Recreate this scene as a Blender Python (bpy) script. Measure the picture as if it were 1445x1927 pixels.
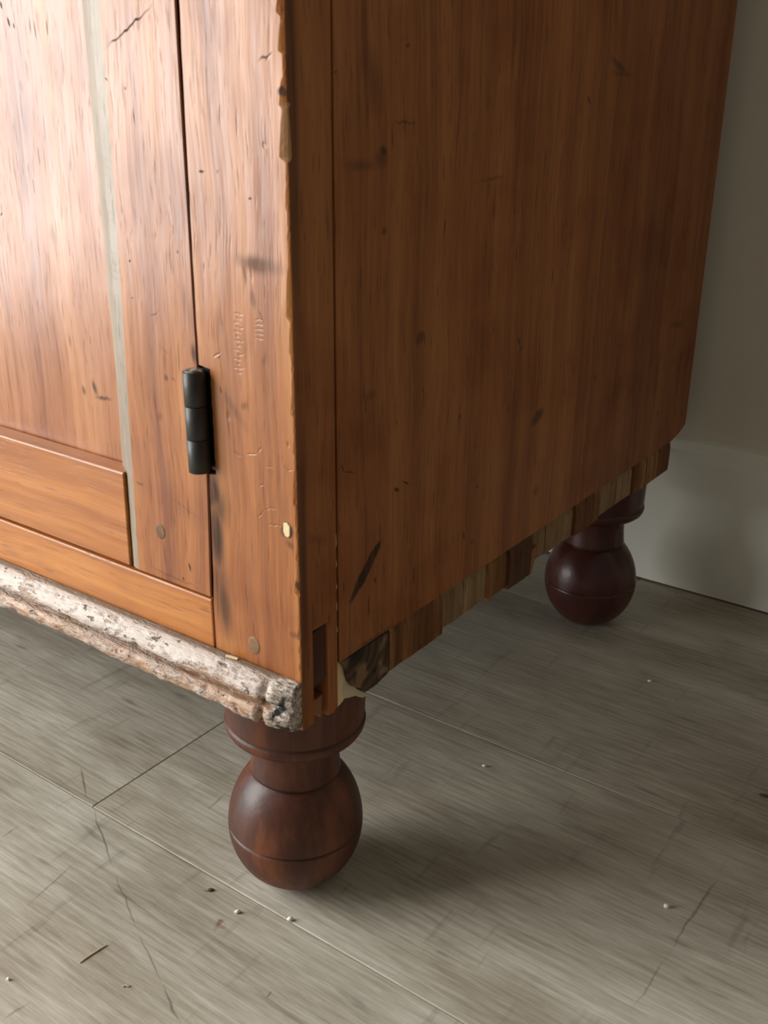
import bpy, bmesh, math, random
from mathutils import Vector, Matrix, Euler, noise

for o in list(bpy.data.objects):
    bpy.data.objects.remove(o)
SC = bpy.context.scene
COL = SC.collection
rnd = random.Random(7)

# ------------------------------------------------------------------ camera
F_PX, IMG_W, IMG_H = 1944.39, 1445, 1927
CAM_LOC = Vector((0.3405, -0.3925, 0.5258))
CAM_ROT = Euler((math.radians(67.6731), math.radians(-0.4319), math.radians(35.9312)), 'XYZ')
cd = bpy.data.cameras.new('camera')
cam = bpy.data.objects.new('camera', cd)
COL.objects.link(cam)
cam.location = CAM_LOC
cam.rotation_euler = CAM_ROT
cd.sensor_fit = 'VERTICAL'
cd.sensor_height = 36.0
cd.sensor_width = 27.0
cd.lens = F_PX / IMG_H * 36.0
cd.clip_start = 0.01
cd.dof.use_dof = True
cd.dof.focus_distance = 0.80
cd.dof.aperture_fstop = 15.0
SC.camera = cam

# ------------------------------------------------------------------ world, window light, exposure
SC.view_settings.view_transform = 'Standard'
SC.view_settings.look = 'None'
SC.view_settings.gamma = 1.0
SC.view_settings.use_curve_mapping = False
SC.view_settings.exposure = 0.0
W = bpy.data.worlds.new('room_ambience')
SC.world = W
W.use_nodes = True
W.node_tree.nodes['Background'].inputs[0].default_value = (1.0, 0.90, 0.76, 1)
W.node_tree.nodes['Background'].inputs[1].default_value = 0.175


def area(name, loc, target, sx, sy, power, color):
    ld = bpy.data.lights.new(name, 'AREA')
    ld.shape = 'RECTANGLE'
    ld.size, ld.size_y = sx, sy
    ld.energy = power
    ld.color = color
    o = bpy.data.objects.new(name, ld)
    COL.objects.link(o)
    o.location = loc
    d = Vector(target) - Vector(loc)
    o.rotation_euler = d.to_track_quat('-Z', 'Y').to_euler()
    return o


# tall window of the room, to the left and in front of the cabinet
area('window_light', (-1.40, -1.10, 0.95), (0.0, -1.10, 0.95), 1.30, 1.60, 93, (1.0, 0.995, 0.97))

# ------------------------------------------------------------------ pixel -> point on a known plane
_M = CAM_ROT.to_matrix()


def on(px, py, axis, val):
    d = _M @ Vector(((px - 722.5) / F_PX, -(py - 963.5) / F_PX, -1.0))
    return CAM_LOC + d * ((val - CAM_LOC[axis]) / d[axis])


def fr(px, py, y=0.0): return on(px, py, 1, y)
def sd(px, py, x=0.0): return on(px, py, 0, x)
def fl(px, py): return on(px, py, 2, 0.0)


# ------------------------------------------------------------------ node helpers
class NT:
    def __init__(s, name):
        s.m = bpy.data.materials.new(name)
        s.m.use_nodes = True
        s.t = s.m.node_tree
        s.b = s.t.nodes['Principled BSDF']

    def n(s, kind, **kw):
        nd = s.t.nodes.new(kind)
        for k, v in kw.items():
            setattr(nd, k, v)
        return nd

    def set(s, nd, i, v):
        if v is None:
            return
        if hasattr(v, 'is_output') or isinstance(v, bpy.types.NodeSocket):
            s.t.links.new(v, nd.inputs[i])
        else:
            nd.inputs[i].default_value = v

    def math(s, op, a, b=None, c=None, clamp=False):
        nd = s.n('ShaderNodeMath', operation=op)
        nd.use_clamp = clamp
        s.set(nd, 0, a); s.set(nd, 1, b); s.set(nd, 2, c)
        return nd.outputs[0]

    def vmath(s, op, a, b=None):
        nd = s.n('ShaderNodeVectorMath', operation=op)
        s.set(nd, 0, a); s.set(nd, 1, b)
        return nd.outputs['Value'] if op in ('LENGTH', 'DOT_PRODUCT') else nd.outputs[0]

    def coord(s, which='Object'):
        return s.n('ShaderNodeTexCoord').outputs[which]

    def mapping(s, v, loc=(0, 0, 0), rot=(0, 0, 0), scale=(1, 1, 1), kind='POINT'):
        nd = s.n('ShaderNodeMapping', vector_type=kind)
        s.set(nd, 0, v)
        nd.inputs[1].default_value = loc
        nd.inputs[2].default_value = rot
        nd.inputs[3].default_value = scale
        return nd.outputs[0]

    def noise(s, v, scale, detail=3.0, rough=0.5, dist=0.0, col=False):
        nd = s.n('ShaderNodeTexNoise')
        s.set(nd, 'Vector', v)
        nd.inputs['Scale'].default_value = scale
        nd.inputs['Detail'].default_value = detail
        nd.inputs['Roughness'].default_value = rough
        nd.inputs['Distortion'].default_value = dist
        return nd.outputs['Color' if col else 'Fac']

    def rng(s, v, a, b, c=0.0, d=1.0, smooth=True):
        nd = s.n('ShaderNodeMapRange')
        if smooth:
            nd.interpolation_type = 'SMOOTHSTEP'
        s.set(nd, 0, v)
        for i, q in enumerate((a, b, c, d)):
            s.set(nd, 1 + i, q)
        return nd.outputs[0]

    def mix(s, f, a, b, mode='MIX'):
        nd = s.n('ShaderNodeMix', data_type='RGBA', blend_type=mode)
        s.set(nd, 0, f)
        s.set(nd, 6, a if not isinstance(a, tuple) else (*a[:3], 1))
        s.set(nd, 7, b if not isinstance(b, tuple) else (*b[:3], 1))
        return nd.outputs[2]

    def ramp(s, f, stops):
        nd = s.n('ShaderNodeValToRGB')
        s.set(nd, 0, f)
        e = nd.color_ramp.elements
        while len(e) < len(stops):
            e.new(0.5)
        for el, (p, c) in zip(e, stops):
            el.position = p
            el.color = (*c, 1)
        return nd.outputs[0]

    def bump(s, h, strength, dist, prev=None):
        nd = s.n('ShaderNodeBump')
        nd.inputs['Strength'].default_value = strength
        nd.inputs['Distance'].default_value = dist
        s.set(nd, 'Height', h)
        if prev is not None:
            s.set(nd, 'Normal', prev)
        return nd.outputs[0]

    def out(s, color, rough, normal=None, spec=0.5, coat=0.0):
        s.set(s.b, 'Base Color', color if not isinstance(color, tuple) else (*color[:3], 1))
        s.set(s.b, 'Roughness', rough)
        if spec is not None:
            s.b.inputs['Specular IOR Level'].default_value = spec
        s.b.inputs['Coat Weight'].default_value = coat
        s.b.inputs['Coat Roughness'].default_value = 0.25
        if normal is not None:
            s.set(s.b, 'Normal', normal)
        return s.m


def mark_mask(N, v, marks, plane, deep=.006):
    """union of soft ellipses; marks = (p0, p1, half_width, softness, strength)"""
    acc = None
    for p0, p1, hw, soft, st in marks:
        c = (p0 + p1) / 2
        d = p1 - p0
        hl = max(d.length / 2, 1e-4)
        if plane == 'front':
            rot = (0, math.atan2(-d.z, d.x), 0); sc = (hl, deep, hw)
        elif plane == 'side':
            rot = (math.atan2(d.z, d.y), 0, 0); sc = (1e4, hl, hw)
        else:
            rot = (0, 0, math.atan2(d.y, d.x)); sc = (hl, hw, 1e4)
        q = N.mapping(v, tuple(c), rot, sc, 'TEXTURE')
        m = N.rng(N.vmath('LENGTH', q), 1.08, 1.0 - soft, 0.0, min(1.0, st * 1.2))
        acc = m if acc is None else N.math('MAXIMUM', acc, m)
    return acc


def pine(name, axis, dark, mid, light, seed=(0, 0, 0), marks=None, plane='front', pores=0.8,
         rough=0.36, stain=(0.045, 0.03, 0.026), pale=None, dents=None, reds=0.5, fine=1.0, spec=0.5,
         bump=0.25, coat=0.0, contrast=1.0):
    N = NT(name)
    co = N.coord('Object')
    warp = N.noise(co, 9.0, 2.0, col=True)
    wv = N.vmath('ADD', co, N.vmath('MULTIPLY', N.vmath('SUBTRACT', warp, (0.5, 0.5, 0.5)), (0.012, 0.012, 0.012)))
    k = [1.0, 1.0, 1.0]
    k[axis] = 0.035
    st = N.mapping(wv, seed, (0, 0, 0), tuple(k))
    k2 = [1.0, 1.0, 1.0]
    k2[axis] = 0.09
    st2 = N.mapping(wv, seed, (0, 0, 0), tuple(k2))
    bands = N.noise(st, 38.0, 3.0, 0.6)
    streak = N.noise(st, 210.0 * fine, 3.0, 0.6)
    blot = N.noise(N.mapping(co, seed), 11.0, 3.0, 0.55)
    f = N.math('ADD', N.math('MULTIPLY', bands, 0.62), N.math('MULTIPLY', streak, 0.38))
    c3 = contrast
    col = N.ramp(f, [(0.5 - 0.18 / c3, dark), (0.5, mid), (0.5 + 0.17 / c3, light)])
    # reddish shellac unevenness
    col = N.mix(N.rng(blot, 0.45, 0.72, 0, reds), col, (0.52, 0.30, 0.20), 'MULTIPLY')
    # dark resin dashes
    dash = N.noise(st2, 360.0, 2.0, 0.5)
    dm = N.math('MULTIPLY', N.rng(dash, 0.665, 0.76, 0, pores * .8), N.rng(blot, 0.35, 0.6, 0.25, 1.0))
    col = N.mix(dm, col, (dark[0] * 0.28, dark[1] * 0.25, dark[2] * 0.3))
    k3 = [1.0, 1.0, 1.0]
    k3[axis] = 0.045
    dash2 = N.noise(N.mapping(wv, (seed[0] + 7, seed[1] + 3, seed[2] + 5), (0, 0, 0), tuple(k3)), 850.0, 2.0, 0.5)
    dm2 = N.rng(dash2, 0.60, 0.74, 0, pores * 0.7)
    dm = N.math('MAXIMUM', dm, N.math('MULTIPLY', dm2, 0.7))
    col = N.mix(dm2, col, (dark[0] * 0.5, dark[1] * 0.42, dark[2] * 0.42))
    # broad dark fleck
    fleck = N.noise(st2, 55.0, 2.0, 0.5)
    col = N.mix(N.rng(fleck, 0.66, 0.78, 0, 0.55), col, (dark[0] * 0.5, dark[1] * 0.45, dark[2] * 0.5))
    h = N.math('SUBTRACT', streak, N.math('MULTIPLY', dm, 0.8))
    mm = None
    if marks or dents or pale:
        w2 = N.noise(st2, 170.0, 2.0, col=True)
        mv = N.vmath('ADD', co, N.vmath('MULTIPLY', N.vmath('SUBTRACT', w2, (0.5, 0.5, 0.5)), (0.0045, 0.0045, 0.0045)))
        if marks:
            mm = mark_mask(N, mv, marks, plane)
            mm = N.math('MULTIPLY', mm, N.rng(streak, 0.3, 0.62, 0.65, 1.0))
            col = N.mix(mm, col, stain)
        if pale:
            col = N.mix(mark_mask(N, mv, pale, plane), col, (0.72, 0.55, 0.36))
        if dents:
            dd = mark_mask(N, mv, dents, plane)
            h = N.math('SUBTRACT', h, N.math('MULTIPLY', dd, 1.1))
            col = N.mix(N.math('MULTIPLY', dd, 0.4), col, (dark[0] * 0.5, dark[1] * 0.5, dark[2] * 0.5))
    nr = N.bump(h, bump, 0.0012)
    nr = N.bump(N.noise(N.mapping(wv, seed, (0, 0, 0), tuple(0.25 if i == axis else 1 for i in range(3))), 60.0, 2.0), 0.16, 0.004, nr)
    r = N.rng(N.math('ADD', N.math('MULTIPLY', blot, 0.5), N.math('MULTIPLY', streak, 0.5)), 0.3, 0.7, rough - 0.05, rough + 0.09)
    if mm is not None:                                   # open, dirty wood has lost its polish
        r = N.math('MAXIMUM', r, N.math('MULTIPLY', mm, 0.85))
        ks = N.math('MULTIPLY_ADD', mm, -spec * 0.8, spec)
        N.set(N.b, 'Specular IOR Level', ks)
    return N.out(col, r, nr, spec if mm is None else None, coat)


# ------------------------------------------------------------------ materials
def pts(lst, f):
    return [(f(*a), f(*b), hw, soft, st) for a, b, hw, soft, st in lst]


front_marks = pts([
    ((388, 872), (402, 975), .0120, .7, .92), ((398, 900), (416, 1110), .0085, .8, .80),
    ((412, 1050), (434, 1225), .0080, .85, .66), ((393, 880), (397, 925), .0030, .6, .75),
    ((400, 890), (412, 1010), .0160, .85, .62), ((404, 1000), (424, 1200), .0120, .9, .5),
    ((430, 487), (546, 508), .0062, .75, .6), ((455, 480), (462, 540), .0020, .7, .55),
    ((472, 540), (478, 585), .0028, .7, .45), ((526, 160), (533, 185), .0030, .5, .8),
    ((486, 120), (512, 95), .0007, .7, .7), ((372, 321), (384, 323), .0010, .6, .8), ((406, 323), (412, 322), .0012, .7, .5),
    ((470, 372), (471, 379), .0012, .6, .8), ((384, 490), (384, 508), .0012, .7, .6),
    ((486, 580), (497, 608), .0005, .6, .85), ((412, 724), (415, 740), .0006, .5, .9),
    ((492, 690), (502, 660), .0022, .8, .40), ((405, 675), (420, 662), .0007, .6, .6),
    ((455, 770), (462, 755), .0030, .8, .4), ((410, 720), (470, 820), .0040, .9, .30),
    ((556, 1090), (566, 1115), .0026, .6, .7), ((533, 980), (547, 1016), .0058, .5, .85),
    ((535, 1015), (555, 1035), .0035, .8, .5), ((540, 1190), (566, 1200), .0030, .8, .5),
    ((420, 1232), (566, 1292), .0016, .8, .55), ((474, 1160), (478, 1205), .0006, .7, .5),
    ((455, 600), (462, 690), .0060, .9, .16), ((410, 570), (412, 650), .0045, .9, .2)], fr)
front_dents = pts([
    ((497, 262), (500, 280), .0013, .9, .9), ((430, 770), (432, 795), .0024, .9, .9), ((400, 672), (418, 660), .0009, .9, .8),
    ((470, 495), (475, 535), .0010, .9, .7), ((440, 850), (455, 860), .0014, .9, .6), ((485, 975), (500, 960), .0007, .8, .8),
    ((500, 960), (522, 958), .0006, .8, .8), ((505, 990), (530, 988), .0007, .8, .8), ((500, 880), (515, 882), .0005, .8, .7),
    ((532, 881), (554, 885), .0006, .8, .7), ((490, 913), (498, 917), .0009, .8, .8), ((462, 852), (484, 856), .0007, .8, .7),
    ((500, 115), (510, 98), .0006, .8, .9), ((540, 830), (545, 845), .0012, .9, .8), ((484, 855), (492, 840), .0008, .9, .6)]
    + [((438 + (i % 2) * 6, 590 + i * 8.5), (460 - (i % 3) * 4, 592 + i * 8.5), .0006, .9, .75) for i in range(14)]
    + [((478, 598 + i * 9), (496, 600 + i * 9), .0006, .9, .55) for i in range(5)], fr)
door_marks = pts([
    ((158, 103), (186, 97), .0012, .6, .9), ((184, 98), (292, 3), .0009, .6, .9), ((182, 132), (202, 154), .0007, .7, .7),
    ((243, 197), (252, 245), .0006, .7, .7), ((230, 160), (231, 170), .0008, .6, .6),
    ((358, 640), (366, 693), .0042, .7, .75), ((303, 705), (314, 718), .0028, .7, .75), ((318, 712), (326, 716), .0012, .7, .5),
    ((290, 785), (304, 790), .0040, .9, .35), ((238, 486), (241, 492), .0012, .6, .8), ((244, 558), (246, 562), .0010, .6, .8),
    ((302, 1012), (312, 1080), .0018, .8, .55), ((350, 1060), (356, 1082), .0012, .6, .85), ((340, 1085), (345, 1095), .001, .6, .8),
    ((275, 600), (300, 578), .0004, .7, .7), ((250, 908), (268, 914), .0012, .7, .5), ((310, 930), (380, 985), .0004, .8, .5),
    ((292, 648), (322, 672), .0004, .8, .45), ((260, 1060), (392, 1118), .0012, .9, .4), ((329, 470), (331, 478), .001, .6, .6),
    ((335, 520), (362, 640), .0050, .95, .25), ((378, 800), (392, 960), .0050, .95, .3)], fr)
panel_marks = pts([
    ((12, 28), (19, 54), .0014, .7, .85), ((24, 40), (27, 54), .0008, .6, .8), ((1, 0), (6, 24), .0008, .7, .8),
    ((53, 28), (58, 72), .0010, .8, .6), ((62, 30), (70, 84), .0010, .8, .65), ((86, 28), (91, 72), .0009, .7, .7),
    ((154, 722), (160, 748), .0022, .8, .6), ((172, 712), (184, 750), .0026, .8, .65), ((176, 748), (214, 752), .0020, .8, .65),
    ((118, 868), (228, 876), .008, .9, .5), ((0, 806), (228, 872), .0016, .8, .6),
    ((130, 625), (134, 655), .0012, .7, .5), ((195, 300), (196, 320), .0006, .6, .5), ((0, 400), (3, 405), .002, .6, .6),
    ((95, 420), (105, 470), .006, .95, .3)], lambda x, y: fr(x, y, .0155))
side_marks = pts([
    ((657, 1136), (720, 1012), .0042, .22, .82), ((783, 650), (797, 622), .0042, .5, .55), ((798, 622), (799, 652), .0008, .5, .7),
    ((996, 802), (1026, 768), .0060, .6, .55), ((978, 655), (980, 662), .0030, .6, .6), ((972, 630), (980, 655), .0022, .8, .5),
    ((641, 873), (649, 888), .0006, .5, .8), ((648, 887), (668, 893), .0005, .5, .75), ((742, 918), (752, 924), .0016, .6, .8), ((757, 906), (770, 910), .0010, .6, .75),
    ((712, 283), (730, 290), .0035, .7, .75), ((700, 295), (735, 305), .007, .95, .45), ((690, 170), (693, 250), .0015, .8, .5), ((738, 230), (739, 290), .0008, .8, .6),
    ((630, 310), (725, 312), .0045, .95, .35), ((735, 228), (790, 232), .0012, .8, .45), ((690, 60), (715, 240), .010, .95, .35),
    ((766, 80), (767, 92), .0024, .7, .6), ((630, 135), (632, 139), .0012, .6, .9), ((718, 428), (728, 440), .0030, .8, .6),
    ((864, 780), (866, 792), .0030, .7, .6), ((897, 913), (899, 920), .0016, .6, .8), ((1145, 105), (1185, 140), .0040, .8, .5), ((1140, 135), (1200, 140), .0030, .8, .35),
    ((1105, 180), (1112, 195), .0024, .7, .6), ((968, 390), (969, 405), .0010, .6, .7), ((880, 5), (848, 430), .0012, .9, .40), ((1012, 330), (1005, 410), .001, .8, .4),
    ((885, 345), (960, 330), .0012, .9, .4), ((1255, 610), (1290, 612), .0040, .8, .4), ((1120, 700), (1122, 722), .0020, .8, .5),
    ((1237, 775), (1240, 780), .0040, .8, .5), ((1000, 930), (1018, 915), .0060, .9, .35), ((870, 1000), (874, 1020), .0020, .7, .6), ((886, 1015), (890, 1020), .0026, .8, .4),
    ((705, 1085), (708, 1100), .0016, .7, .55), ((680, 745), (715, 742), .004, .9, .35), ((560, 1010), (628, 1020), .004, .95, .25), ((642, 1243), (760, 1165), .0035, .9, .5),
    ((745, 790), (748, 800), .0008, .7, .7), ((793, 715), (800, 775), .0010, .8, .5), ((1000, 1035), (1262, 850), .0060, .9, .30)], sd)

side_marks += [(Vector((0, .0035, .17)), Vector((0, .0035, .40)), .0052, .75, .5), (Vector((0, .0035, .36)), Vector((0, .0035, .70)), .0060, .75, .6)]
C_D, C_M, C_L = (0.205, 0.058, 0.014), (0.340, 0.116, 0.027), (0.46, 0.190, 0.050)
M_stile = pine('old_pine_stile', 2, C_D, C_M, C_L, (0.3, 0, 0), front_marks, 'front', dents=front_dents, fine=0.8, spec=0.48, rough=0.32, contrast=1.08)
M_door = pine('old_pine_door_stile', 2, C_D, C_M, C_L, (2.1, 0, 0.4), door_marks, 'front', spec=0.48, rough=0.32, contrast=1.08)
M_panel = pine('old_pine_panel', 2, (0.20, 0.060, 0.019), (0.315, 0.112, 0.038), (0.42, 0.175, 0.066), (4.7, 0, 0.1), panel_marks, 'front', pores=0.6, fine=0.8, spec=0.48, rough=0.32, contrast=1.08)
M_rail = pine('old_pine_rail', 0, (0.27, 0.080, 0.015), (0.41, 0.142, 0.027), (0.53, 0.21, 0.046), (0.0, 0, 3.3), None, pores=0.7, reds=0.25, spec=0.48, rough=0.32, contrast=1.08)
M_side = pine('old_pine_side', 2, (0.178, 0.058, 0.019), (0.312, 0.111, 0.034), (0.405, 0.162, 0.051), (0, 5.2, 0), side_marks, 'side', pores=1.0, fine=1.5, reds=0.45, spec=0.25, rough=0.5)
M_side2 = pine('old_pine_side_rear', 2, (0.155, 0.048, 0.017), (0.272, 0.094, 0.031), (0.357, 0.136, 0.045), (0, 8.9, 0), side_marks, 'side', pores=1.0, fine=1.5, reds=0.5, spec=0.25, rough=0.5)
M_strip = pine('worn_grey_moulding', 2, (0.15, 0.11, 0.075), (0.24, 0.19, 0.14), (0.33, 0.27, 0.205), (1.0, 0, 0), None, pores=0.6, reds=0.1, spec=0.5, rough=0.42)
M_raw = pine('raw_chipped_pine', 2, (0.20, 0.085, 0.035), (0.32, 0.15, 0.065), (0.42, 0.22, 0.10), (6, 0, 0), None, pores=0.7, rough=0.6, spec=0.2)
M_tan = pine('rough_sawn_tan', 2, (0.17, 0.105, 0.052), (0.29, 0.19, 0.10), (0.40, 0.28, 0.16), (3, 1, 0), None, pores=0.9, rough=0.65, spec=0.15, bump=0.8)
M_fibre = pine('split_brown_fibre', 2, (0.10, 0.040, 0.016), (0.20, 0.085, 0.032), (0.42, 0.24, 0.10), (5, 2, 0), None, pores=1.0, rough=0.65, spec=0.15, bump=1.0, contrast=1.3)
M_darkw = pine('dark_grimy_wood', 2, (0.055, 0.026, 0.014), (0.10, 0.046, 0.022), (0.16, 0.08, 0.040), (9, 2, 0), None, pores=1.0, rough=0.6, spec=0.2, bump=0.9)
M_tenon = pine('dark_tenon_end', 2, (0.060, 0.026, 0.016), (0.082, 0.038, 0.024), (0.105, 0.052, 0.033), (2, 2, 5), None, pores=0.4, rough=0.6, spec=0.2)
M_dowel = pine('dowel_end_grain', 1, (0.12, 0.06, 0.03), (0.20, 0.11, 0.055), (0.30, 0.18, 0.10), (1, 3, 5), None, pores=0.9, rough=0.5, spec=0.3)

N = NT('painted_interior_shade')
M_void = N.out((0.02, 0.008, 0.006), 0.8)  # near-black colour painted in as shade of the mortise hollow and door gap

N = NT('shaded_gap_edge')
M_gap = N.out((0.05, 0.012, 0.011), 0.6, None, .2)  # dark maroon on the edge faces: shade of the gap put into the colour

# end grain block
N = NT('end_grain_dark')
co = N.coord()
ring = N.n('ShaderNodeTexWave', wave_type='RINGS', rings_direction='X')
N.set(ring, 'Vector', N.mapping(co, (0, -.045, -.205)))
ring.inputs['Scale'].default_value = 42
ring.inputs['Distortion'].default_value = 6.0
ring.inputs['Detail'].default_value = 3.0
e = N.mix(ring.outputs['Fac'], (0.04, 0.021, 0.013), (0.085, 0.046, 0.026))
e = N.mix(N.rng(N.noise(co, 60, 3), .5, .62), e, (0.19, 0.115, 0.06))
dark_patch = mark_mask(N, co, pts([((645, 1250), (700, 1215), .012, .9, .95)], sd), 'side')  # soft near-black patch at the upper front of the block
e = N.mix(dark_patch, e, (0.008, 0.006, 0.006))
hole = mark_mask(N, co, pts([((706, 1256), (709, 1268), .0015, .5, 1)], sd), 'side')
e = N.mix(hole, e, (0.01, 0.006, 0.004))
M_end = N.out(e, 0.5, N.bump(ring.outputs['Fac'], .6, .001), .25)

# worn moulding: flaking finish over bare wood, with a painted glint on top
N = NT('worn_flaked_moulding')
co = N.coord()
st = N.mapping(co, (0, 0, 0), (0, 0, 0), (0.25, 1, 1))
big = N.noise(N.mapping(co, (0, 0, 0), (0, 0, 0), (0.5, 1, 1)), 55, 5, .65)
fin = N.noise(st, 420, 4, .65)
wood = N.ramp(fin, [(.3, (.22, .115, .065)), (.5, (.40, .245, .155)), (.7, (.52, .36, .25))])
geo = N.n('ShaderNodeNewGeometry')
sep = N.n('ShaderNodeSeparateXYZ')
N.set(sep, 0, co)
topb = N.rng(sep.outputs[2], .186, .2005, .0, .17)          # upper bead whitened: window glint painted over the flaking finish
ledge = N.rng(sep.outputs[1], -.0062, -.0050)
mask = N.rng(N.math('ADD', N.math('ADD', big, N.math('MULTIPLY', N.math('SUBTRACT', fin, .5), .5)), topb), .46, .66)
col = N.mix(mask, wood, (0.50, 0.42, 0.365))
col = N.mix(ledge, col, (0.20, 0.135, 0.085))
groove = N.math('MULTIPLY', N.rng(sep.outputs[2], .1878, .1892), N.rng(sep.outputs[2], .1928, .1912))
col = N.mix(N.math('MULTIPLY', groove, .65), col, (.20, .105, .05))
pit = N.noise(N.mapping(co, (3, 0, 0), (0, 0, 0), (0.55, 1, 1)), 260, 3, .6)
pm = N.math('MULTIPLY', N.rng(pit, .63, .70), N.math('SUBTRACT', 1.0, ledge))
col = N.mix(N.math('MULTIPLY', pm, .85), col, (.05, .028, .018))
wv = N.vmath('ADD', co, N.vmath('MULTIPLY', N.vmath('SUBTRACT', N.noise(co, 190, 3, col=True), (.5, .5, .5)), (.008, .008, .008)))
crack = mark_mask(N, wv, [(fr(527, 1312, -.015), fr(512, 1362, -.013), .0034, .45, 1), (fr(512, 1362, -.013), fr(560, 1370, -.005), .0022, .5, 1)], 'front', .05)
col = N.mix(crack, col, (.012, .010, .010))
endz = N.rng(sep.outputs[0], -.017, -.012)
strn = N.noise(N.mapping(co, (0, 0, 0), (0, .5, 0), (.3, 1, 1)), 520, 3, .6)
grain = N.ramp(strn, [(.34, (.07, .045, .03)), (.5, (.42, .34, .27)), (.66, (.72, .67, .6))])
col = N.mix(N.math('MULTIPLY', endz, N.math('SUBTRACT', 1.0, crack)), col, grain)
hh = N.math('SUBTRACT', N.math('ADD', mask, fin), N.math('MULTIPLY', pm, 1.5))
M_mould = N.out(col, N.rng(big, .3, .7, .32, .5), N.bump(hh, .7, .0013), .5)

# turned foot
def foot_mat(name, a, b, c, r0=.42):
    N = NT(name)
    co = N.coord()
    g = N.noise(N.mapping(co, (0, 0, 0), (0, 0, 0), (1, 1, .12)), 60, 4, .6)
    g2 = N.noise(co, 16, 3, .5)
    col = N.ramp(N.math('ADD', N.math('MULTIPLY', g, .5), N.math('MULTIPLY', g2, .5)), [(.34, a), (.5, b), (.66, c)])
    sp = N.n('ShaderNodeSeparateXYZ')
    N.set(sp, 0, co)
    z = sp.outputs[2]
    for z0, hw in ((.0497, .0014), (.0918, .0012), (.1362, .0013)):     # darker bands at the turned grooves
        gm = N.rng(N.math('ABSOLUTE', N.math('SUBTRACT', z, z0)), hw, hw * .2, 0, .75)
        col = N.mix(gm, col, (.035, .016, .011))
    dot = N.noise(co, 170, 2, .5)
    col = N.mix(N.rng(dot, .73, .78, 0, .8), col, (.03, .012, .008))
    return N.out(col, N.rng(g2, .3, .7, r0, r0 + .14), N.bump(N.noise(co, 55, 3), .22, .003), .4, 0.0)

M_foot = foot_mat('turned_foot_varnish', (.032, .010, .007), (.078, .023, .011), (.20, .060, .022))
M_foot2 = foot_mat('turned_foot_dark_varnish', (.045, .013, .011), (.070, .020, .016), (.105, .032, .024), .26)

N = NT('black_iron')
co = N.coord()
M_iron = N.out(N.mix(N.noise(co, 150, 3), (.016, .016, .015), (.04, .04, .037)), .46, N.bump(N.noise(co, 300, 3), .12, .001), .5)
M_iron.node_tree.nodes['Principled BSDF'].inputs['Metallic'].default_value = .25
N = NT('worn_pin_top')
co = N.coord()
M_pin = N.out(N.mix(N.rng(N.noise(co, 260, 3), .42, .6), (.06, .05, .04), (.42, .38, .31)), .5, None, .4)

N = NT('cream_filler')
co = N.coord()
c = N.mix(N.rng(N.noise(co, 90, 3), .42, .68), (.70, .56, .30), (.52, .38, .16))
M_cream = N.out(c, .6, N.bump(N.noise(co, 150, 3), .2, .002), .3)
N = NT('pale_foam')
co = N.coord()
M_foam = N.out(N.mix(N.noise(co, 80, 3), (.62, .54, .40), (.42, .34, .23)), .8, N.bump(N.noise(co, 200, 4), .4, .002), .2)
N = NT('pale_splinter')
M_pale = N.out(N.mix(N.noise(N.coord(), 300, 2), (.62, .44, .22), (.80, .66, .40)), .6)

# floor boards
floor_marks = pts([
    ((150, 1440), (166, 1505), .0011, .7, .55), ((172, 1515), (215, 1640), .0010, .7, .5), ((212, 1630), (262, 1760), .0009, .7, .38),
    ((258, 1750), (306, 1855),   .0009, .7, .42), ((304, 1850), (340, 1930), .0011, .7, .5), ((40, 1715), (150, 1615), .0012, .8, .35),
    ((1360, 1640), (1250, 1800), .0014, .7, .42), ((1260, 1790), (1185, 1910), .0010, .8, .3), ((0, 1580), (40, 1550), .0010, .8, .4),
    ((385, 1528), (430, 1488), .0012, .8, .4), ((0, 1925), (60, 1885), .0012, .8, .35), ((500, 1880), (515, 1862), .001, .7, .5)], fl)
floor_red = pts([((400, 1740), (432, 1735), .0040, .8, .7), ((385, 1678), (402, 1672), .0018, .6, .8)], fl)
floor_pale = pts([((1150, 1535), (1135, 1690), .0010, .8, .35), ((300, 1860), (312, 1845), .0007, .7, .6)], fl)
N = NT('grey_oak_vinyl')
co = N.coord()
inf = N.n('ShaderNodeObjectInfo')
off = N.vmath('MULTIPLY', inf.outputs['Location'], (0, 0, 0))
rv = N.n('ShaderNodeCombineXYZ')
N.set(rv, 0, N.math('MULTIPLY', inf.outputs['Random'], 37.0)); N.set(rv, 1, N.math('MULTIPLY', inf.outputs['Random'], 91.0))
pv = N.vmath('ADD', co, rv.outputs[0])
s1 = N.mapping(pv, (0, 0, 0), (0, 0, .10), (.055, 1, 1))
n1 = N.noise(s1, 26, 4, .6)
n2 = N.noise(N.mapping(pv, (0, 0, 0), (0, 0, .08), (.07, 1, 1)), 300, 4, .65)
n3 = N.noise(N.mapping(pv, (0, 0, 0), (0, 0, 0), (.6, 1, 1)), 9, 3, .6)
f = N.math('ADD', N.math('MULTIPLY', n1, .30), N.math('ADD', N.math('MULTIPLY', n2, .35), N.math('MULTIPLY', n3, .35)))
fc = N.ramp(f, [(.35, (.225, .190, .143)), (.46, (.355, .318, .252)), (.55, (.47, .437, .362)), (.65, (.62, .598, .52))])
cross = N.noise(N.mapping(pv, (0, 0, 0), (0, 0, -.1), (1, .12, 1)), 70, 3, .6)
fc = N.mix(N.rng(cross, .60, .72, 0, .30), fc, (.145, .130, .110))
dk = N.noise(N.mapping(pv, (5, 2, 0), (0, 0, .1), (.16, 1, 1)), 75, 3, .55)
fc = N.mix(N.rng(dk, .62, .74, 0, .5), fc, (.12, .105, .088))
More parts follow.
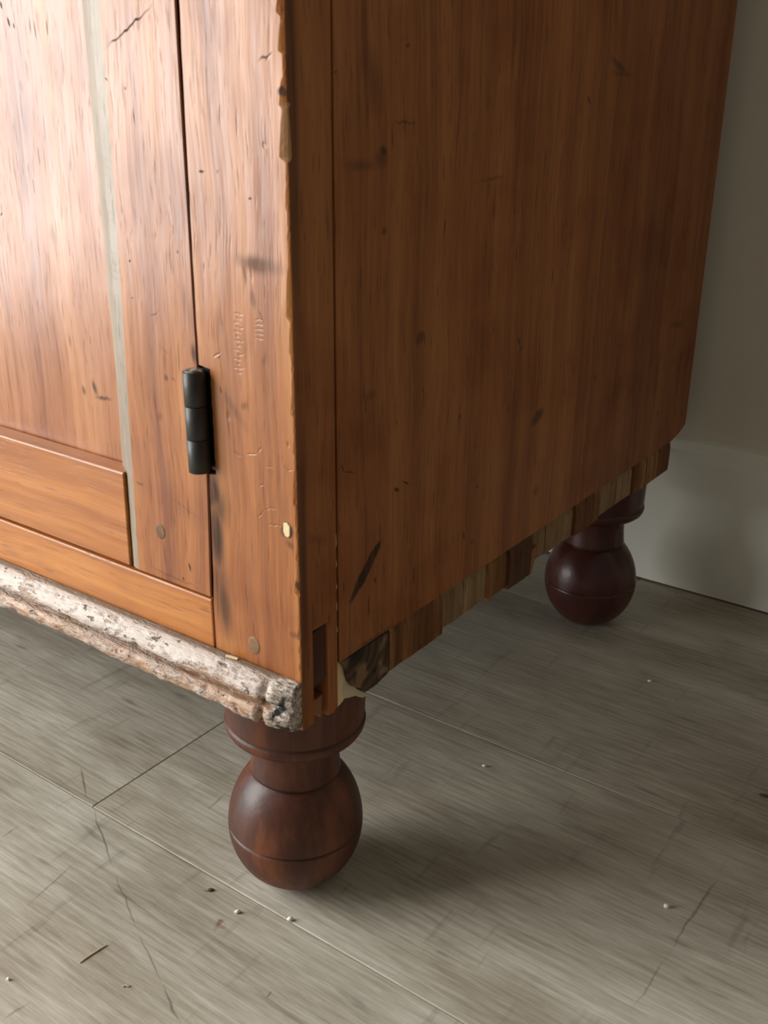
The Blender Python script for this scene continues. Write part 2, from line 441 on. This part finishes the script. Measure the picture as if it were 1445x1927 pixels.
fw = N.vmath('ADD', co, N.vmath('MULTIPLY', N.vmath('SUBTRACT', N.noise(co, 45, 2, col=True), (.5, .5, .5)), (.006, .006, 0)))
fc = N.mix(mark_mask(N, fw, floor_marks, 'floor'), fc, (.085, .072, .062))
fc = N.mix(mark_mask(N, N.vmath('ADD', co, N.vmath('MULTIPLY', N.vmath('SUBTRACT', N.noise(co, 180, 2, col=True), (.5, .5, .5)), (.012, .012, 0))), floor_red, 'floor'), fc, (.22, .10, .075))
fc = N.mix(mark_mask(N, fw, floor_pale, 'floor'), fc, (.42, .38, .32))
M_floor = N.out(fc, N.rng(n2, .3, .7, .42, .54), N.bump(N.math('ADD', n2, N.math('MULTIPLY', cross, .5)), .30, .0011), .45)
N = NT('subfloor_dark')
M_sub = N.out((.03, .026, .022), .9)
N = NT('wall_paint')
co = N.coord()
M_wall = N.out(N.mix(N.noise(co, 2.5, 3), (.70, .665, .55), (.76, .725, .61)), .7, N.bump(N.noise(co, 160, 3), .12, .002), .3)
N = NT('skirting_paint')
co = N.coord()
M_skirt = N.out(N.mix(N.noise(co, 6, 3), (.84, .84, .75), (.88, .88, .80)), .42, N.bump(N.noise(co, 60, 3), .06, .002), .4)


# ------------------------------------------------------------------ mesh helpers
def obj(name, bm, mat, parent=None, smooth=False):
    me = bpy.data.meshes.new(name)
    bmesh.ops.recalc_face_normals(bm, faces=bm.faces[:])
    bm.to_mesh(me)
    bm.free()
    o = bpy.data.objects.new(name, me)
    COL.objects.link(o)
    for m in (mat if isinstance(mat, (list, tuple)) else [mat]):
        me.materials.append(m)
    if smooth:
        for p in me.polygons:
            p.use_smooth = True
    if parent:
        o.parent = parent
    return o


def add_box(bm, x0, x1, y0, y1, z0, z1, bev=0.0, seg=2):
    r = bmesh.ops.create_cube(bm, size=1.0)
    vs = r['verts']
    bmesh.ops.transform(bm, verts=vs, matrix=Matrix.Translation(((x0 + x1) / 2, (y0 + y1) / 2, (z0 + z1) / 2)) @ Matrix.Diagonal((x1 - x0, y1 - y0, z1 - z0, 1)))
    if bev:
        es = list({e for v in vs for e in v.link_edges})
        bmesh.ops.bevel(bm, geom=es, offset=bev, segments=seg, affect='EDGES', profile=0.5)
    return bm


def box(*a, **k):
    return add_box(bmesh.new(), *a, **k)


def prism(poly, axis, a0, a1, bev=0.0, seg=2, bm=None):
    """poly in the two other axes (in xyz order), extruded along axis"""
    bm = bm or bmesh.new()

    def P(u, v, a):
        return {0: (a, u, v), 1: (u, a, v), 2: (u, v, a)}[axis]
    b = [bm.verts.new(P(u, v, a0)) for u, v in poly]
    t = [bm.verts.new(P(u, v, a1)) for u, v in poly]
    n = len(poly)
    bm.faces.new(b); bm.faces.new(t[::-1])
    for i in range(n):
        bm.faces.new((b[i], b[(i + 1) % n], t[(i + 1) % n], t[i]))
    if bev:
        bmesh.ops.bevel(bm, geom=bm.edges[:], offset=bev, segments=seg, affect='EDGES', profile=0.5)
    return bm


def sweep(sections, bm=None, cap=True, matf=None):
    """sections: list of rings of xyz points (closed)"""
    bm = bm or bmesh.new()
    rings = [[bm.verts.new(p) for p in s] for s in sections]
    n = len(rings[0])
    for k in range(len(rings) - 1):
        for i in range(n):
            f = bm.faces.new((rings[k][i], rings[k][(i + 1) % n], rings[k + 1][(i + 1) % n], rings[k + 1][i]))
            if matf:
                f.material_index = matf(k, i)
    if cap:
        bm.faces.new(rings[0][::-1]); bm.faces.new(rings[-1])
    return bm


def lathe(profile, seg=72, bm=None):
    bm = bm or bmesh.new()
    rings = []
    for z, r in profile:
        rings.append([bm.verts.new((r * math.cos(2 * math.pi * i / seg), r * math.sin(2 * math.pi * i / seg), z)) for i in range(seg)])
    for a, b in zip(rings, rings[1:]):
        for i in range(seg):
            bm.faces.new((a[i], a[(i + 1) % seg], b[(i + 1) % seg], b[i]))
    bm.faces.new(rings[0][::-1]); bm.faces.new(rings[-1])
    return bm


def interp(tab, z):
    tab = sorted(tab)
    if z <= tab[0][0]: return tab[0][1]
    for (a, va), (b, vb) in zip(tab, tab[1:]):
        if z <= b:
            return va + (vb - va) * (z - a) / (b - a)
    return tab[-1][1]


def thing(name, label, cat, loc=(0, 0, 0), group=None):
    o = bpy.data.objects.new(name, None)
    COL.objects.link(o)
    o.location = loc
    o.empty_display_size = 0.05
    tag(o, label, cat, group)
    return o


def tag(o, label, cat, group=None):
    o['label'] = label
    o['category'] = cat
    if group: o['group'] = group
    return o


# ------------------------------------------------------------------ setting: floor, wall, skirting
floor = obj('floor', box(-2.2, 2.2, -1.9, 0.72, -0.06, -0.0052), M_sub)
floor['kind'] = 'structure'
ROW = 0.2625
plank_meshes = {}


def plank(x0, x1, y0, y1):
    key = (round(x1 - x0, 4), round(y1 - y0, 4))
    g = 0.0002
    o = None
    bm = bmesh.new()
    add_box(bm, x0 + g, x1 - g, y0 + g, y1 - g, -0.005, 0.0)
    es = [e for e in bm.edges if all(v.co.z > -0.001 for v in e.verts)]
    bmesh.ops.bevel(bm, geom=es, offset=0.0008, segments=2, affect='EDGES', profile=0.5)
    return obj('floor_plank', bm, M_floor, floor)


butt = {0: -0.2325, 1: 0.61, -1: 0.36, 2: -0.05, -2: -0.40}
for r in range(-7, 3):
    y0 = 0.0135 + ROW * r
    y1 = min(y0 + ROW, 0.70)
    b = butt.get(r, -0.9 + 0.47 * ((r * 7) % 5))
    xs = [b + 1.22 * k for k in range(-3, 4)]
    xs = [max(-2.2, min(2.2, x)) for x in xs]
    for a, c in zip(xs, xs[1:]):
        if c - a > 0.02:
            plank(a, c, y0, y1)

wall = obj('wall_back', box(-2.2, 2.2, 0.675, 0.80, 0.0, 2.4), M_wall)
wall['kind'] = 'structure'
# skirting: flat board with a soft stepped top
sk = [(0.6600, 0.0022), (0.6600, 0.1535), (0.6606, 0.1560), (0.6630, 0.1600), (0.6655, 0.1625), (0.6662, 0.1700), (0.6680, 0.1730), (0.6749, 0.1750), (0.6749, 0.0022)]
base = obj('baseboard_back', prism(sk, 0, -2.2, 2.2), M_skirt)
base['kind'] = 'structure'

# ------------------------------------------------------------------ the cabinet
cab = thing('cabinet', 'old reddish pine cupboard on turned bun feet with chipped corner and worn base moulding', 'cabinet')

# left edge of the corner stile follows the worn door gap
gap_tab = [(fr(*p).z, fr(*p).x) for p in [(330, 0), (337, 130), (345, 270), (354, 420), (362, 560), (370, 690), (389, 890), (393, 1000), (397, 1120)]]
gw_tab = [(.2385, .0016), (.30, .0011), (.36, .0008), (.45, .0010), (.57, .0017), (.95, .0015)]


def stile_left(z):
    if z < .2383: return -.0696
    x = interp(gap_tab, z) + interp(gw_tab, z) + .0004 * noise.noise((0, 0, z * 60))
    if .3205 < z < .3835: x = max(x, -.0612 + .0006 * noise.noise((3, 0, z * 200)))
    return x


def door_right(z):
    return interp(gap_tab, max(z, .245)) - interp(gw_tab, z)


chips = [(.556, .566, .0046, 0), (.540, .553, .0040, 0), (.5165, .530, .0044, 0), (.4925, .518, .0050, 1), (.47, .482, .0022, 0), (.416, .443, .0036, 0),
         (.3985, .4135, .0024, 0), (.366, .3775, .0026, 0), (.345, .352, .0018, 0), (.315, .336, .0026, 0), (.283, .291, .0020, 0), (.262, .273, .0034, 0), (.236, .240, .0022, 0), (.225, .229, .0018, 0), (.213, .218, .0022, 0)]


def chip(z):
    c = interp([(.17, .0009), (.35, .0010), (.5, .0014), (.56, .0019), (.95, .0019)], z)
    c += .0007 * abs(noise.noise((1.7, z * 45, 0))) + .0005 * max(0, noise.noise((5.7, z * 260, 0)))
    raw = 0
    for a, b, d, r in chips:
        if a < z < b:
            t = (z - a) / (b - a)
            c += (d - c) * (1 - t) ** .55 * min(1, t * 12) if d > c else 0
            raw = max(raw, r + 1)
    return c, raw


ST_Y = 0.0333
zs = [.1725 + .0011 * i for i in range(int((.61 - .1725) / .0011))] + [.63, .70, .80, .93]
cut = .2348


def stile_sec(z, ymax):
    c, raw = chip(z)
    xl = stile_left(z)
    j = .00025 * noise.noise((9, z * 300, 1))
    return [(xl, ymax, z), (xl, .0010, z), (xl + .0010, 0, z), (-c * 1.15 + j, 0, z), (-c * .66, c * .16 + j, z), (-c * .25, c * .36, z), (0, c * .58 + abs(j), z), (0, ymax, z)]


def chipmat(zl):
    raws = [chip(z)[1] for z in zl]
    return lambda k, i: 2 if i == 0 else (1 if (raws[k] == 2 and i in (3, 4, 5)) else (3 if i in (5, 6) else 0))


zu = [z for z in zs if z >= cut]; zu = [cut] + zu
zd = [z for z in zs if z < cut] + [cut]
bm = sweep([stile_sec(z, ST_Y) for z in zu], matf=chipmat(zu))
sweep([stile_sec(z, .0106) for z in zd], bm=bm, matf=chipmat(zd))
leg = [(.0240, .1705), (.0290, .1700), (.0333, .1722), (.0333, .2040), (.0333, cut), (.0240, cut)]
nf = set(bm.faces)
prism(leg, 0, -.060, 0, bm=bm)
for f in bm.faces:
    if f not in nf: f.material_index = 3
stile = obj('corner_stile', bm, [M_stile, M_raw, M_gap, M_side], cab)  # side faces take a darker copy of the pine: shade put into the colour

# through tenon in the open mortise, dark hollow and the broken stub under it
obj('tenon', prism([(.0109, .1950), (.0237, .1975), (.0237, .2335), (.0109, .2322)], 0, -.060, -.0012, bev=.0003, seg=1), M_tenon, cab)
bm = bmesh.new()
stub = [(.0110, .1760), (.0150, .1738), (.0190, .1725), (.0215, .1690), (.0228, .1712), (.0236, .1850), (.0175, .1835), (.0110, .1862)]
prism(stub, 0, -.045, -.0038, bev=.0004, seg=1, bm=bm)
o = obj('broken_tenon_stub', bm, M_raw, cab)
obj('mortise_back', box(-.060, -.046, .0108, .0238, .1760, .1948), M_void, cab)

# bottom rail and its dowel
obj('bottom_rail', box(-.8302, -.07015, 0.0, .0250, .1765, .2377, bev=.0013, seg=3), M_rail, cab)


def dowel(px, py, y, r, parent):
    c = fr(px, py, y)
    bm = bmesh.new()
    n = 18
    ring = []
    for k, (dy, s) in enumerate([(.004, 1.0), (-.0001, 1.0), (-.00035, .85)]):
        ring.append([(c.x + r * s * (1 + .10 * noise.noise((i * 1.7, px, 0))) * math.cos(2 * math.pi * i / n),
                      y + dy, c.z + 1.25 * r * s * (1 + .10 * noise.noise((i * 1.7, px, 0))) * math.sin(2 * math.pi * i / n)) for i in range(n)])
    return obj('dowel', sweep(ring, bm), M_dowel, parent)


dowel(478, 1215, 0.0, .0048, cab)
# bright plug in a nail hole near the corner
c = fr(540, 997)
poly = [(-.0030, .0052), (.0008, .0060), (.0036, .0038), (.0034, -.0036), (.0018, -.0060), (-.0014, -.0056), (-.0034, -.0022)]
obj('nail_hole_plug', prism([(c.x + u * .72, c.z + v * .72) for u, v in poly], 1, -.0006, .003, bev=.0004, seg=2), M_pale, cab)

# base moulding ----------------------------------------------------------
prof = [(-.0002, .2055), (-.0028, .2055), (-.0052, .2051), (-.0075, .2040), (-.0100, .2020), (-.0122, .1994), (-.0137, .1966), (-.0142, .1940), (-.0134, .1922), (-.0112, .1906),
        (-.0100, .1897), (-.0112, .1891), (-.0142, .1888), (-.0162, .1878), (-.0173, .1858), (-.0176, .1832), (-.0170, .1805), (-.0154, .1782), (-.0130, .1766), (-.0095, .1757), (-.0040, .1752), (-.0002, .1752)]
fine_p = []
for (a, b), (c_, d) in zip(prof, prof[1:]):
    for t in (0, .5):
        fine_p.append((a + (c_ - a) * t, b + (d - b) * t))
fine_p.append(prof[-1])
xs = [-.90, -.80, -.70, -.60, -.50] + [-.42 + .0016 * i for i in range(int(.42 / .0016))] + [-.0012, -.0002]
sec = []
for x in xs:
    ring = []
    # wear towards the end of the strip
    t = max(0.0, min(1.0, (x + .024) / .024))
    wear = 1 - .42 * t ** 1.6
    dip = math.exp(-((x + .0195 + .002 * noise.noise((0, 0, 8))) / .0022) ** 2)
    for (y, z) in fine_p:
        k = max(0, min(1, -y / .012))
        p = Vector((x * 55, y * 160, z * 160))
        n = noise.fractal(p * 1.6, .8, 2.1, 4) * .0007 + noise.noise(Vector((x * 22, 3, z * 60))) * .0005
        gouge = max(0, noise.noise(Vector((x * 120, 7, z * 190))) - .35) * .005
        low = max(0, min(1, (.190 - z) / .012))
        yy = y * (1 - (1 - wear) * k) + (n * (1 + .7 * low) + gouge + dip * .0035) * k
        zz = z + n * .55 * k + (noise.noise(Vector((x * 45, 1, 0))) * .0011 + gouge * .5) * low
        if zz > .2055: zz = .2055
        xx = x - (abs(noise.noise(Vector((1, y * 300, z * 300)))) * .0016 * (x > -.003) * k)
        ring.append((xx, min(yy, -.0002), zz))
    sec.append(ring)
bm = sweep(sec)
mould = obj('base_moulding', bm, M_mould, cab, smooth=True)
mould['label'] = 'flaking whitish worn moulding'

# side boards, back and top of the case -----------------------------------
ZT = .93
jy = .3645
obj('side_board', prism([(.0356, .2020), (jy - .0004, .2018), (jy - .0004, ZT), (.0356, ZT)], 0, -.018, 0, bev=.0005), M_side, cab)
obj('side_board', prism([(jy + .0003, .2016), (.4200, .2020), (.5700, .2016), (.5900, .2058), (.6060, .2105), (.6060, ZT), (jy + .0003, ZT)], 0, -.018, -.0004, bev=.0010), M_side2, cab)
# pale slivers caught in the joint beside the corner stile
bm = bmesh.new()
for (px, py, h) in ((633, 1018, .0048), (633, 1062, .0026), (633, 1105, .0020), (634, 1142, .0034), (634, 1186, .0024)):
    q = sd(px, py)
    prism([(.0336, q.z - h), (.0343, q.z - h * .6), (.0341, q.z + h * .7), (.0338, q.z + h)], 0, -.006, -.0004, bm=bm)
obj('joint_sliver', bm, M_pale, cab)
obj('side_board', box(-.900, -.882, .0354, .606, .2018, ZT, bev=.0005), M_side2, cab)
obj('back_board', box(-.8815, -.0185, .590, .604, .2018, ZT), M_side2, cab)
obj('top_board', box(-.925, .025, -.025, .610, ZT + .0005, ZT + .0245, bev=.004), M_rail, cab)
obj('corner_stile', box(-.900, -.8306, 0, .0333, .1765, ZT, bev=.001), M_door, cab)
obj('door_stop', box(-.092, -.0705, .0262, .0330, .2380, ZT), M_void, cab)  # near-black strip behind the door gap, coloured as its shade
obj('bottom_board', box(-.8815, -.0325, .0340, .5890, .1745, .2010), M_darkw, cab)

# ends of the bottom boards under the side: split, uneven blocks -----------
def rough_block(y0, y1, z0, z1, x1, mat, seed, zl=None, rough=.0007):
    bm = bmesh.new()
    nu, nv = 7, 6
    x0 = -.0318
    g = []
    for i in range(nu):
        u = i / (nu - 1)
        row = []
        for j in range(nv):
            v = j / (nv - 1)
            zb = z0 + .0012 * noise.noise((seed, u * 2.3, 0)) + (zl or 0) * u
            y = y0 + (y1 - y0) * u
            z = zb + (z1 - zb) * v
            x = x1 + rough * noise.noise((seed * 3.1, u * 5, v * .8)) - .0010 * (v > .9) - .0004 * (v < .1)
            row.append(bm.verts.new((x, y, z)))
        g.append(row)
    for i in range(nu - 1):
        for j in range(nv - 1):
            bm.faces.new((g[i][j], g[i + 1][j], g[i + 1][j + 1], g[i][j + 1]))
    back = [bm.verts.new((x0, p.co.y, p.co.z)) for p in (g[0][0], g[-1][0], g[-1][-1], g[0][-1])]
    bm.faces.new([g[i][0] for i in range(nu)][::-1] + [back[0], back[1]][0:1] + [back[1]])
    bm.faces.new([g[i][-1] for i in range(nu)] + [back[2], back[3]])
    bm.faces.new([g[0][j] for j in range(nv)] + [back[3], back[0]])
    bm.faces.new([g[-1][j] for j in range(nv)][::-1] + [back[1], back[2]])
    bm.faces.new(back[::-1])
    return obj('board_end', bm, mat, cab)


pp = [(sd(x, y).y, sd(x, y).z) for x, y in [(645, 1247), (654, 1259), (659, 1284), (664, 1292), (680, 1297), (693, 1304), (713, 1288), (735, 1268), (735, 1189)]]
obj('board_end', prism(pp, 0, -.0318, -.0012, bev=.0012, seg=2), M_end, cab)
blocks = [(.0893, .1225, .1690, .2012, -.0012, M_fibre), (.1232, .1550, .1680, .2013, -.0020, M_fibre), (.1558, .1846, .1700, .1990, -.0040, M_tan), (.1851, .2164, .1702, .1995, -.0036, M_tan),
          (.2168, .2196, .1690, .2005, -.0002, M_raw), (.2200, .2450, .1695, .2010, -.0018, M_fibre), (.2460, .2806, .1668, .2012, .0002, M_darkw), (.2822, .3118, .1715, .1985, -.0050, M_tan),
          (.3130, .3610, .1712, .1985, -.0042, M_tan), (.3615, .4086, .1708, .2008, -.0014, M_fibre), (.4098, .4486, .1712, .1988, -.0040, M_tan), (.4494, .4842, .1712, .1992, -.0036, M_tan), (.4848, .5720, .1712, .2006, -.0014, M_fibre)]
for i, (y0, y1, z0, z1, x1, mt) in enumerate(blocks):
    rough_block(y0, y1, z0, z1, x1, mt, i * 2.3 + .7)
# pale chip hanging off one block
q = sd(1001, 1068)
obj('torn_splinter', prism([(q.y - .002, q.z - .006), (q.y + .002, q.z - .0075), (q.y + .007, q.z + .006), (q.y + .010, q.z + .016), (q.y + .001, q.z + .014)], 0, -.0046, -.0012, bev=.0006, seg=1), M_raw, cab)

# cream wedge and foam stuffed between stile, block and foot ----------------
def sdp(lst, x=0.0): return [(sd(a, b, x).y, sd(a, b, x).z) for a, b in lst]
obj('filler_wedge', prism(sdp([(631, 1243), (646, 1247), (653, 1262), (657, 1280), (657, 1296), (653, 1308), (645, 1322), (637, 1331), (631, 1333)], -.004), 0, -.030, -.004, bev=.0012, seg=3), M_cream, cab, smooth=False)['label'] = 'cream coloured filler wedge'
obj('foam_wad', prism(sdp([(652, 1262), (662, 1284), (668, 1299), (680, 1301), (692, 1303), (692, 1310), (684, 1314), (675, 1312), (668, 1306), (655, 1310), (648, 1318), (644, 1300)], -.0035), 0, -.026, -.0035, bev=.0013, seg=3), M_foam, cab)['label'] = 'whitish foam wad'

# ------------------------------------------------------------------ doors
DY = .0015


def make_door(xr, xl, visible):
    zb, zt = .2388, ZT - .012
    pan = obj('door', box(xl + .055, xr - .055, .0155, .0220, .295, zt - .055), M_panel, cab)
    # right-hand stile
    if visible:
        zz = [zb + .004 * i for i in range(int((zt - zb) / .004))] + [zt]
        def so(z): return interp([(fr(258, 1075).z, fr(258, 1075).x), (fr(233, 690).z, fr(233, 690).x), (fr(207, 300).z, fr(207, 300).x), (fr(181, 0).z, fr(181, 0).x)], z)
        secs = []
        for z in zz:
            r = door_right(z)
            secs.append([(so(z), .0240, z), (so(z), DY, z), (r - .0008, DY, z), (r, DY + .0008, z), (r, .0240, z)])
        obj('door_stile', sweep(secs, matf=lambda k, i: 1 if i == 3 else 0), [M_door, M_gap], pan)
        def si(z, y): return interp([(fr(246, 1075, y).z, fr(246, 1075, y).x), (fr(217, 690, y).z, fr(217, 690, y).x), (fr(190, 400, y).z, fr(190, 400, y).x), (fr(154, 0, y).z, fr(154, 0, y).x)], z)
        secs = []
        for z in zz:
            if z < .3045:
                xi, yi = si(z, DY) + .0008, DY + .0020
            else:
                xi, yi = si(z, .0052), .0052
            w = .0004 * noise.noise((2, z * 70, 0))
            secs.append([(so(z) - .0002, .0150, z), (so(z) - .0002, DY + .0002, z), ((so(z) + xi) / 2, DY + (yi - DY) * .30 + w, z), (xi + w, yi, z), (xi + w, .0150, z)])
        obj('stile_moulding', sweep(secs), M_strip, pan)['label'] = 'greyish worn moulding strip'
        xrail = si(.27, DY)
        e0, e1 = si(.240, DY), si(.303, DY)
        rl = [(xl + .062, zb), (e0, zb), (e1, .3032), (xl + .062, .3032)]
        obj('door_rail', prism(rl, 1, DY, .0150, bev=.0012, seg=3), M_rail, pan)
        dowel(302, 1000, DY, .0042, pan)
    else:
        obj('door_stile', box(xr - .062, xr, DY, .024, zb, zt, bev=.001), M_door, pan)
        obj('door_rail', box(xl + .062, xr - .0622, DY, .015, zb, .3032, bev=.0012), M_rail, pan)
    obj('door_stile', box(xl, xl + .0618, DY, .024, zb, zt, bev=.001), M_door, pan)
    obj('door_rail', box(xl + .062, xr - .0742, DY, .015, zt - .065, zt, bev=.0012), M_rail, pan)
    return pan


make_door(-.0715, -.4490, True)
make_door(-.4510, -.8292, False)

# ------------------------------------------------------------------ loose-pin hinge in the gap
HX, HY, HR = -.0690, -.0038, .0064
hz = [.3222, .3420, .3614, .3810]
hinge = obj('hinge', box(-.0722, -.0614, .0042, .0060, .3215, .3822), M_iron, cab)
hinge['label'] = 'black iron butt hinge'
for a, b in zip(hz, hz[1:]):
    pr = [(a + .0001, HR - .0004), (a + .0003, HR), (b - .0003, HR), (b - .0001, HR - .0004)]
    bm = lathe(pr, 40)
    bmesh.ops.translate(bm, verts=bm.verts, vec=(HX, HY, 0))
    k = obj('knuckle', bm, M_iron, hinge, smooth=False)
    for p in k.data.polygons:
        p.use_smooth = len(p.vertices) == 4
bm = lathe([(.3809, .0054), (.3815, .0052), (.3818, .0036)], 24)
bmesh.ops.translate(bm, verts=bm.verts, vec=(HX, HY, 0))
obj('pin', bm, M_pin, hinge)['label'] = 'worn pale pin top'

# ------------------------------------------------------------------ turned bun feet
R = .0474
prof = [(0.0, .0140), (.0010, .0178)]
zc, b = .0475, .0525
for i in range(0, 26):
    z = .003 + (.0488 - .003) * i / 25
    prof.append((z, R * math.sqrt(max(0, 1 - ((z - zc) / .0505) ** 2))))
prof += [(.0493, .0462), (.0501, .0462), (.0507, .0474)]
for i in range(0, 28):
    z = .0512 + (.0912 - .0512) * i / 27
    prof.append((z, R * math.sqrt(max(0, 1 - ((z - zc) / .0570) ** 2))))
prof += [(.0916, .0298), (.0921, .0299), (.0926, .0312), (.0945, .0311), (.1000, .0304), (.1060, .0298), (.1120, .0296), (.1170, .0301), (.1205, .0315), (.1225, .0345),
         (.1236, .0385), (.1252, .0425), (.1280, .0458), (.1310, .0474), (.1338, .0478), (.1355, .0474), (.1362, .0464), (.1370, .0466), (.1400, .0470), (.1550, .0474), (.1700, .0476), (.1718, .0476)]
me0 = None
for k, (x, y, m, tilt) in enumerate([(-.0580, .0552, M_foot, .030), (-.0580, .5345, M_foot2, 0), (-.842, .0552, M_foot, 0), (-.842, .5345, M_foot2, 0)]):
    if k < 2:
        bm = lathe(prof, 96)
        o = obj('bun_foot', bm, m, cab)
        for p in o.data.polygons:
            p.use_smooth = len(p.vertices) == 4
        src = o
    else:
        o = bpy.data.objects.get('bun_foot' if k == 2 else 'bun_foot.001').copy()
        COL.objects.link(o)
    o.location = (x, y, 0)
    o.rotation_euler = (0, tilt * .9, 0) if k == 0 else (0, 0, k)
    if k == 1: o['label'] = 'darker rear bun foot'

# ------------------------------------------------------------------ litter on the floor
def lump(name, p, sx, sy, sz, rot, mat, label, cat, seed, group=None):
    bm = bmesh.new()
    bmesh.ops.create_icosphere(bm, subdivisions=2, radius=1)
    for v in bm.verts:
        v.co *= 1 + .35 * noise.noise(v.co * 1.7 + Vector((seed, 0, 0)))
    bmesh.ops.transform(bm, verts=bm.verts, matrix=Matrix.Diagonal((sx, sy, sz, 1)))
    zmin = min(v.co.z for v in bm.verts)
    o = obj(name, bm, mat, None, smooth=True)
    o.location = (p.x, p.y, p.z - zmin)
    o.rotation_euler = (0, 0, rot)
    return tag(o, label, cat, group)


N = NT('white_crumb')
M_white = N.out(N.mix(N.noise(N.coord(), 400, 2), (.70, .68, .64), (.85, .84, .82)), .5)
N = NT('straw')
M_straw = N.out(N.mix(N.noise(N.coord(), 200, 2), (.36, .27, .15), (.55, .44, .28)), .6)
N = NT('brown_fleck')
M_brown = N.out((.12, .05, .025), .6)

lump('crumb', fl(447, 1718), .0022, .0013, .0012, 1.1, M_white, 'white crumb on the floor below the front bun foot, left one of the pair', 'crumb', 1, 'white crumbs on the floor')
lump('crumb', fl(546, 1732), .0021, .0015, .0014, .9, M_white, 'white crumb lying on the long plank joint just below the front bun foot', 'crumb', 2, 'white crumbs on the floor')
lump('crumb', fl(1253, 1708), .0021, .0015, .0016, .2, M_white, 'white crumb far right on open floor beside a dark crack', 'crumb', 3, 'white crumbs on the floor')
lump('crumb', fl(911, 1443), .0018, .0011, .0010, .5, M_white, 'tiny white crumb in the shade right of the front bun foot', 'crumb', 4, 'white crumbs on the floor')
lump('crumb', fl(16, 1844), .0012, .0010, .0009, .3, M_white, 'tiny white speck on the bright floor at the lower left edge', 'crumb', 5, 'white crumbs on the floor')
lump('crumb', fl(1222, 1283), .0019, .0014, .0010, .3, M_white, 'small white speck on dark floor in front of the skirting', 'crumb', 8, 'white crumbs on the floor')
lump('wood_fleck', fl(396, 1676), .0026, .0013, .0009, .7, M_brown, 'small brown wood fleck on floor left of the white crumbs', 'fleck', 6)
lump('wood_fleck', fl(1439, 1499), .0042, .0014, .0011, .2, M_brown, 'dark brown fleck at the right edge of the floor', 'fleck', 7)


def curl(name, ptsl, r, mat, label, cat):
    bm = bmesh.new()
    secs = []
    n = len(ptsl)
    for i, p in enumerate(ptsl):
        a = ptsl[max(0, i - 1)]; b_ = ptsl[min(n - 1, i + 1)]
        t = (b_ - a).normalized()
        s = t.cross(Vector((0, 0, 1))).normalized()
        u = s.cross(t)
        rr = r * (1 if 0 < i < n - 1 else .6)
        secs.append([p + s * rr * math.cos(q) + u * rr * .6 * math.sin(q) + Vector((0, 0, r * .62)) for q in [2 * math.pi * j / 8 for j in range(8)]])
    o = obj(name, sweep([[tuple(v) for v in s] for s in secs], bm), mat)
    return tag(o, label, cat)


curl('wood_shaving', [fl(150, 1813), fl(160, 1805), fl(172, 1797), fl(186, 1788), fl(201, 1779)], .0008, M_straw, 'thin straight straw coloured shaving on the floor at lower left', 'shaving')
curl('wood_shaving', [fl(231, 1858), fl(236, 1855), fl(240, 1856), fl(244, 1857)], .0009, M_straw, 'short curled straw coloured shaving right of the long one', 'shaving')
c = fr(436, 1239, -.004)
bm = box(-.0045, .0045, -.0009, .0009, 0, .0012, bev=.0003, seg=1)
o = obj('splinter', bm, M_pale)
o.location = (c.x, -.0036, .2056)
o.rotation_euler = (0, 0, .15)
tag(o, 'pale wood splinter lying on the ledge of the base moulding', 'splinter')
